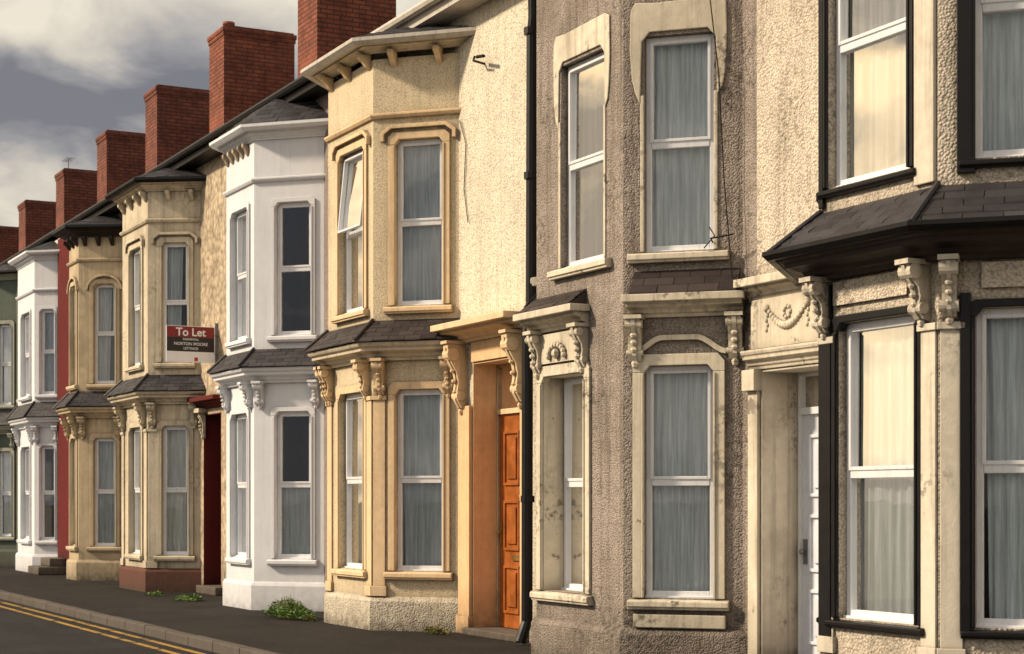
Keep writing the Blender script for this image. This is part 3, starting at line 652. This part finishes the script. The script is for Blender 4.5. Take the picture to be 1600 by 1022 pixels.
# 8. green house and the ones past it
r,g=house('dark green house with sage trim at the far left edge',-44.3,-39.7,-.3,dict(
    bay=(-43.6,-41.9,.5),wall='green_wall',baym='green_wall',trim='green_trim',plm='green_wall',gut='black',
    gF=(-42.75,.9),gR=(.35,.40),fF=(-42.75,.9),fR=(.35,.40),gfz=(.7,2.7),ffz=(3.8,5.7),
    corn=(3.1,3.3,.22),br=brs,bh=.36,cur={},tz=6.75,bt=6.75))
chimney(r,-40.8,10.15,'brick_d',0)
for i,(x0,x1,cx,ct,wm,lab) in enumerate(((-49,-44.3,-45.1,10.0,'ivory','ivory house whose dark brick chimney carries a thin aerial'),(-53.5,-49,-49.75,9.92,'tan','tan house second from the far end, seen as low brick chimney'),(-58,-53.5,-54.3,9.85,'pink_dash','last pebbledash house, its chimney cut by the left picture edge'))):
    r,g=house(lab,x0,x1,0,dict(bay=(x0+.9,x0+2.4,.6),wall=wm,baym=wm,trim='stone_trim',plm=wm,gut='black',gF=(x0+1.65,.8),gR=(.48,.5),fF=(x0+1.65,.8),fR=(.48,.5),cur={}))
    chimney(r,cx,ct,'brick_d',0,aer=(i==0))

# ------------------------------------------------------------------ letting board
sg=empty('letting_board',(-27.0,0,3.7),'maroon and black To Let board sticking out beside the ivory bay','sign')
q=MB(); q.box(-27.02,-27.0,-.86,-.06,3.75,4.33); build('board',q,M['signwhite'],sg)
q=MB(); q.box(-27.0005,-26.996,-.85,-.07,4.15,4.32); build('header_panel',q,M['maroon'],sg)
q=MB(); q.box(-27.0005,-26.997,-.85,-.07,3.92,4.149); build('name_panel',q,M['signblack'],sg)
q=MB(); q.box(-27.0005,-26.997,-.40,-.34,3.77,3.83); build('emblem',q,M['signred'],sg)
q=MB(); q.box(-27.03,-27.0205,-.05,.0,3.6,4.4); q.tube([(-27.012,-.07,4.2),(-27.012,.01,4.2)],.015,6); q.tube([(-27.012,-.07,3.9),(-27.012,.01,3.9)],.015,6); build('arm',q,M['metal'],sg)
def text(s_,y,z,size,mat,parent,x=-26.990):
    cu=bpy.data.curves.new('txt','FONT'); cu.body=s_; cu.size=size; cu.align_x='CENTER'; cu.extrude=.001; cu.offset=.003 if size>.1 else .0004
    o=bpy.data.objects.new('lettering',cu); COL.objects.link(o)
    dg=bpy.context.evaluated_depsgraph_get(); me=bpy.data.meshes.new_from_object(o.evaluated_get(dg)); bpy.data.objects.remove(o)
    mb=MB(); mb.v=[(x+v.co.z,y+v.co.x,z+v.co.y) for v in me.vertices]; mb.f=[tuple(p.vertices) for p in me.polygons]
    build('lettering',mb,M[mat],parent)
text('To Let',-.46,4.172,.18,'signwhite',sg)
text('RESIDENTIAL',-.46,4.10,.045,'signwhite',sg); text('NORTON MOORE',-.46,4.02,.068,'signwhite',sg); text('LETTINGS',-.46,3.95,.055,'signwhite',sg)

# ------------------------------------------------------------------ ground
q=MB(); q.quad((-900,-900,-.16),(900,-900,-.16),(900,900,-.16),(-900,900,-.16)); struct('ground',q,M['soil'])
q=MB(); q.quad((-300,-11.5,-.11),(60,-11.5,-.11),(60,-2.95,-.11),(-300,-2.95,-.11)); struct('road',q,M['road'])
q=MB(); q.box(-300,60,-2.80,8,-.2,0); struct('pavement',q,M['pave'])
q=MB(); x=-90.0
while x<20:
    L=.9; q.box(x+.004,x+L-.004,-2.95,-2.803,-.2,.004+random.uniform(-.006,.006)); x+=L
k=build('kerb',q,M['kerb'],bev=.018); k['kind']='structure'
q=MB()
for y in (-3.18,-3.42): q.quad((-120,y,-.106),(20,y,-.106),(20,y+.085,-.106),(-120,y+.085,-.106))
k=build('road_marking',q,M['yellow'],recalc=False); k['kind']='structure'

# ------------------------------------------------------------------ weeds
def weed(x,y,rad,h,n,label,mat='leaf'):
    root=empty('weed',(x,y,0),label,'weed')
    mb=MB()
    for i in range(n):
        a=random.random()*6.28; rr=rad*math.sqrt(random.random()); b=random.random()*6.28
        bx,by=x+rr*math.cos(a),y+rr*.45*math.sin(a); hz=h*(1-.75*(rr/rad)**1.5)*random.uniform(.35,1.0)
        l=random.uniform(.03,.075); w=random.uniform(.008,.018); tz=random.uniform(-.3,1.1)
        cb,sb=math.cos(b),math.sin(b)
        p0=Vector((bx,by,hz)); p1=p0+Vector((cb*l*.5,sb*l*.5,tz*l*.6)); p2=p0+Vector((cb*l,sb*l,tz*l*.6)); o=Vector((-sb,cb,random.uniform(-.5,.5)))*w
        mb.add([p0,p1-o,p2,p1+o],[(0,1,2,3)])
    build('leaves',mb,M[mat],root,recalc=False)
    mb=MB()
    for i in range(max(8,n//9)):
        a=random.random()*6.28; rr=rad*math.sqrt(random.random())*.8; l=h*(1-.5*rr/rad)*random.uniform(.7,1.4); bx,by=x+rr*.6*math.cos(a),y+rr*.3*math.sin(a)
        mb.tube([(bx,by,0),(x+rr*.85*math.cos(a),by,l*.6),(x+rr*math.cos(a),by,l)],.003,4)
    build('stems',mb,M['leaf2'],root)
weed(-21.2,-.92,.58,.26,1000,'leafy green weed clump at the foot of the white bay')
weed(-25.7,-.9,.40,.09,260,'low weed patch on the pavement by the dark red doorway')
weed(-27.3,-.95,.28,.06,120,'small sparse weed below the ivory bay plinth')
weed(-17.9,-.35,.22,.08,150,'little grass tuft at the cream bay foot near the orange door','leaf2')
weed(-20.6,-.86,.15,.07,90,'thin dry grass tuft at left foot of the cream bay','leaf2')

# ------------------------------------------------------------------ light, sky, camera
sd=Vector((-.36,-.76,.56)).normalized()
el=math.asin(sd.z); az=math.atan2(sd.x,sd.y)
L=bpy.data.lights.new('Sun','SUN'); L.energy=4.8; L.angle=R(5); L.color=(1,.82,.60)
lo=bpy.data.objects.new('Sun',L); COL.objects.link(lo); lo.rotation_euler=sd.to_track_quat('Z','Y').to_euler(); lo.location=(-10,-20,20)
W=bpy.data.worlds.new('World'); SC.world=W; W.use_nodes=True; nt=W.node_tree; nt.nodes.clear()
def N(ty,ins=None,**pr):
    q=nt.nodes.new(ty)
    for k,v in pr.items(): setattr(q,k,v)
    for k,v in (ins or {}).items():
        if isinstance(v,bpy.types.NodeSocket): nt.links.new(v,q.inputs[k])
        else: q.inputs[k].default_value=v
    return q
out=N('ShaderNodeOutputWorld')
sky=N('ShaderNodeTexSky',sky_type='NISHITA'); sky.sun_disc=False; sky.sun_elevation=el; sky.sun_rotation=az
b1=N('ShaderNodeBackground',{0:sky.outputs[0],1:.08})
tc=N('ShaderNodeTexCoord'); v=tc.outputs['Generated']
def Mt(op,a,b=0.5,c=None,clamp=False):
    q=N('ShaderNodeMath',{0:a,1:b},operation=op,use_clamp=clamp); return q.outputs[0]
cv=N('ShaderNodeMapping',{'Vector':v,'Scale':(1.0,1.0,2.4),'Location':(.35,1.2,.15)}).outputs[0]
n1=N('ShaderNodeTexNoise',{'Vector':cv,'Scale':6.5,'Detail':8.0,'Roughness':.5,'Distortion':.45}).outputs[0]
ramp=N('ShaderNodeValToRGB',{0:n1}); cr=ramp.color_ramp
cr.elements[0].position=.40; cr.elements[0].color=(.235,.235,.26,1); cr.elements[1].position=.60; cr.elements[1].color=(1.0,.92,.76,1)
e=cr.elements.new(.46); e.color=(.40,.39,.395,1); e=cr.elements.new(.525); e.color=(.74,.68,.59,1)
dt=N('ShaderNodeVectorMath',{0:v,1:(-.84,-.50,.20)},operation='DOT_PRODUCT').outputs['Value']
gl=Mt('POWER',Mt('MAXIMUM',dt,0.0),10.0)
dt2=N('ShaderNodeVectorMath',{0:v,1:(.35,-.85,.4)},operation='DOT_PRODUCT').outputs['Value']
g2=Mt('MAXIMUM',dt2,0.0)
mul=Mt('ADD',Mt('ADD',.88,Mt('MULTIPLY',gl,.55)),Mt('MULTIPLY',g2,.30))
warm=N('ShaderNodeMix',{0:Mt('MULTIPLY',gl,.95),6:(1,1,1,1),7:(1.0,.77,.45,1)},data_type='RGBA').outputs[2]
colr=N('ShaderNodeMix',{0:1.0,6:ramp.outputs[0],7:warm},data_type='RGBA',blend_type='MULTIPLY').outputs[2]
b2=N('ShaderNodeBackground',{0:colr,1:mul})
mx=N('ShaderNodeMixShader',{0:.93,1:b1.outputs[0],2:b2.outputs[0]})
nt.links.new(mx.outputs[0],out.inputs[0])

cam=bpy.data.cameras.new('Camera'); co=bpy.data.objects.new('Camera',cam); COL.objects.link(co)
co.location=(0,-8.65,1.5); co.rotation_euler=(R(90),0,math.pi/2-math.atan2(1400,2700))
cam.sensor_width=36; cam.lens=2700/1600*36; cam.shift_y=274/1600; cam.clip_end=3000; cam.clip_start=.1
cam.dof.use_dof=True; cam.dof.focus_distance=17; cam.dof.aperture_fstop=4.5
SC.camera=co
SC.view_settings.view_transform='Standard'; SC.view_settings.look='None'; SC.view_settings.exposure=0
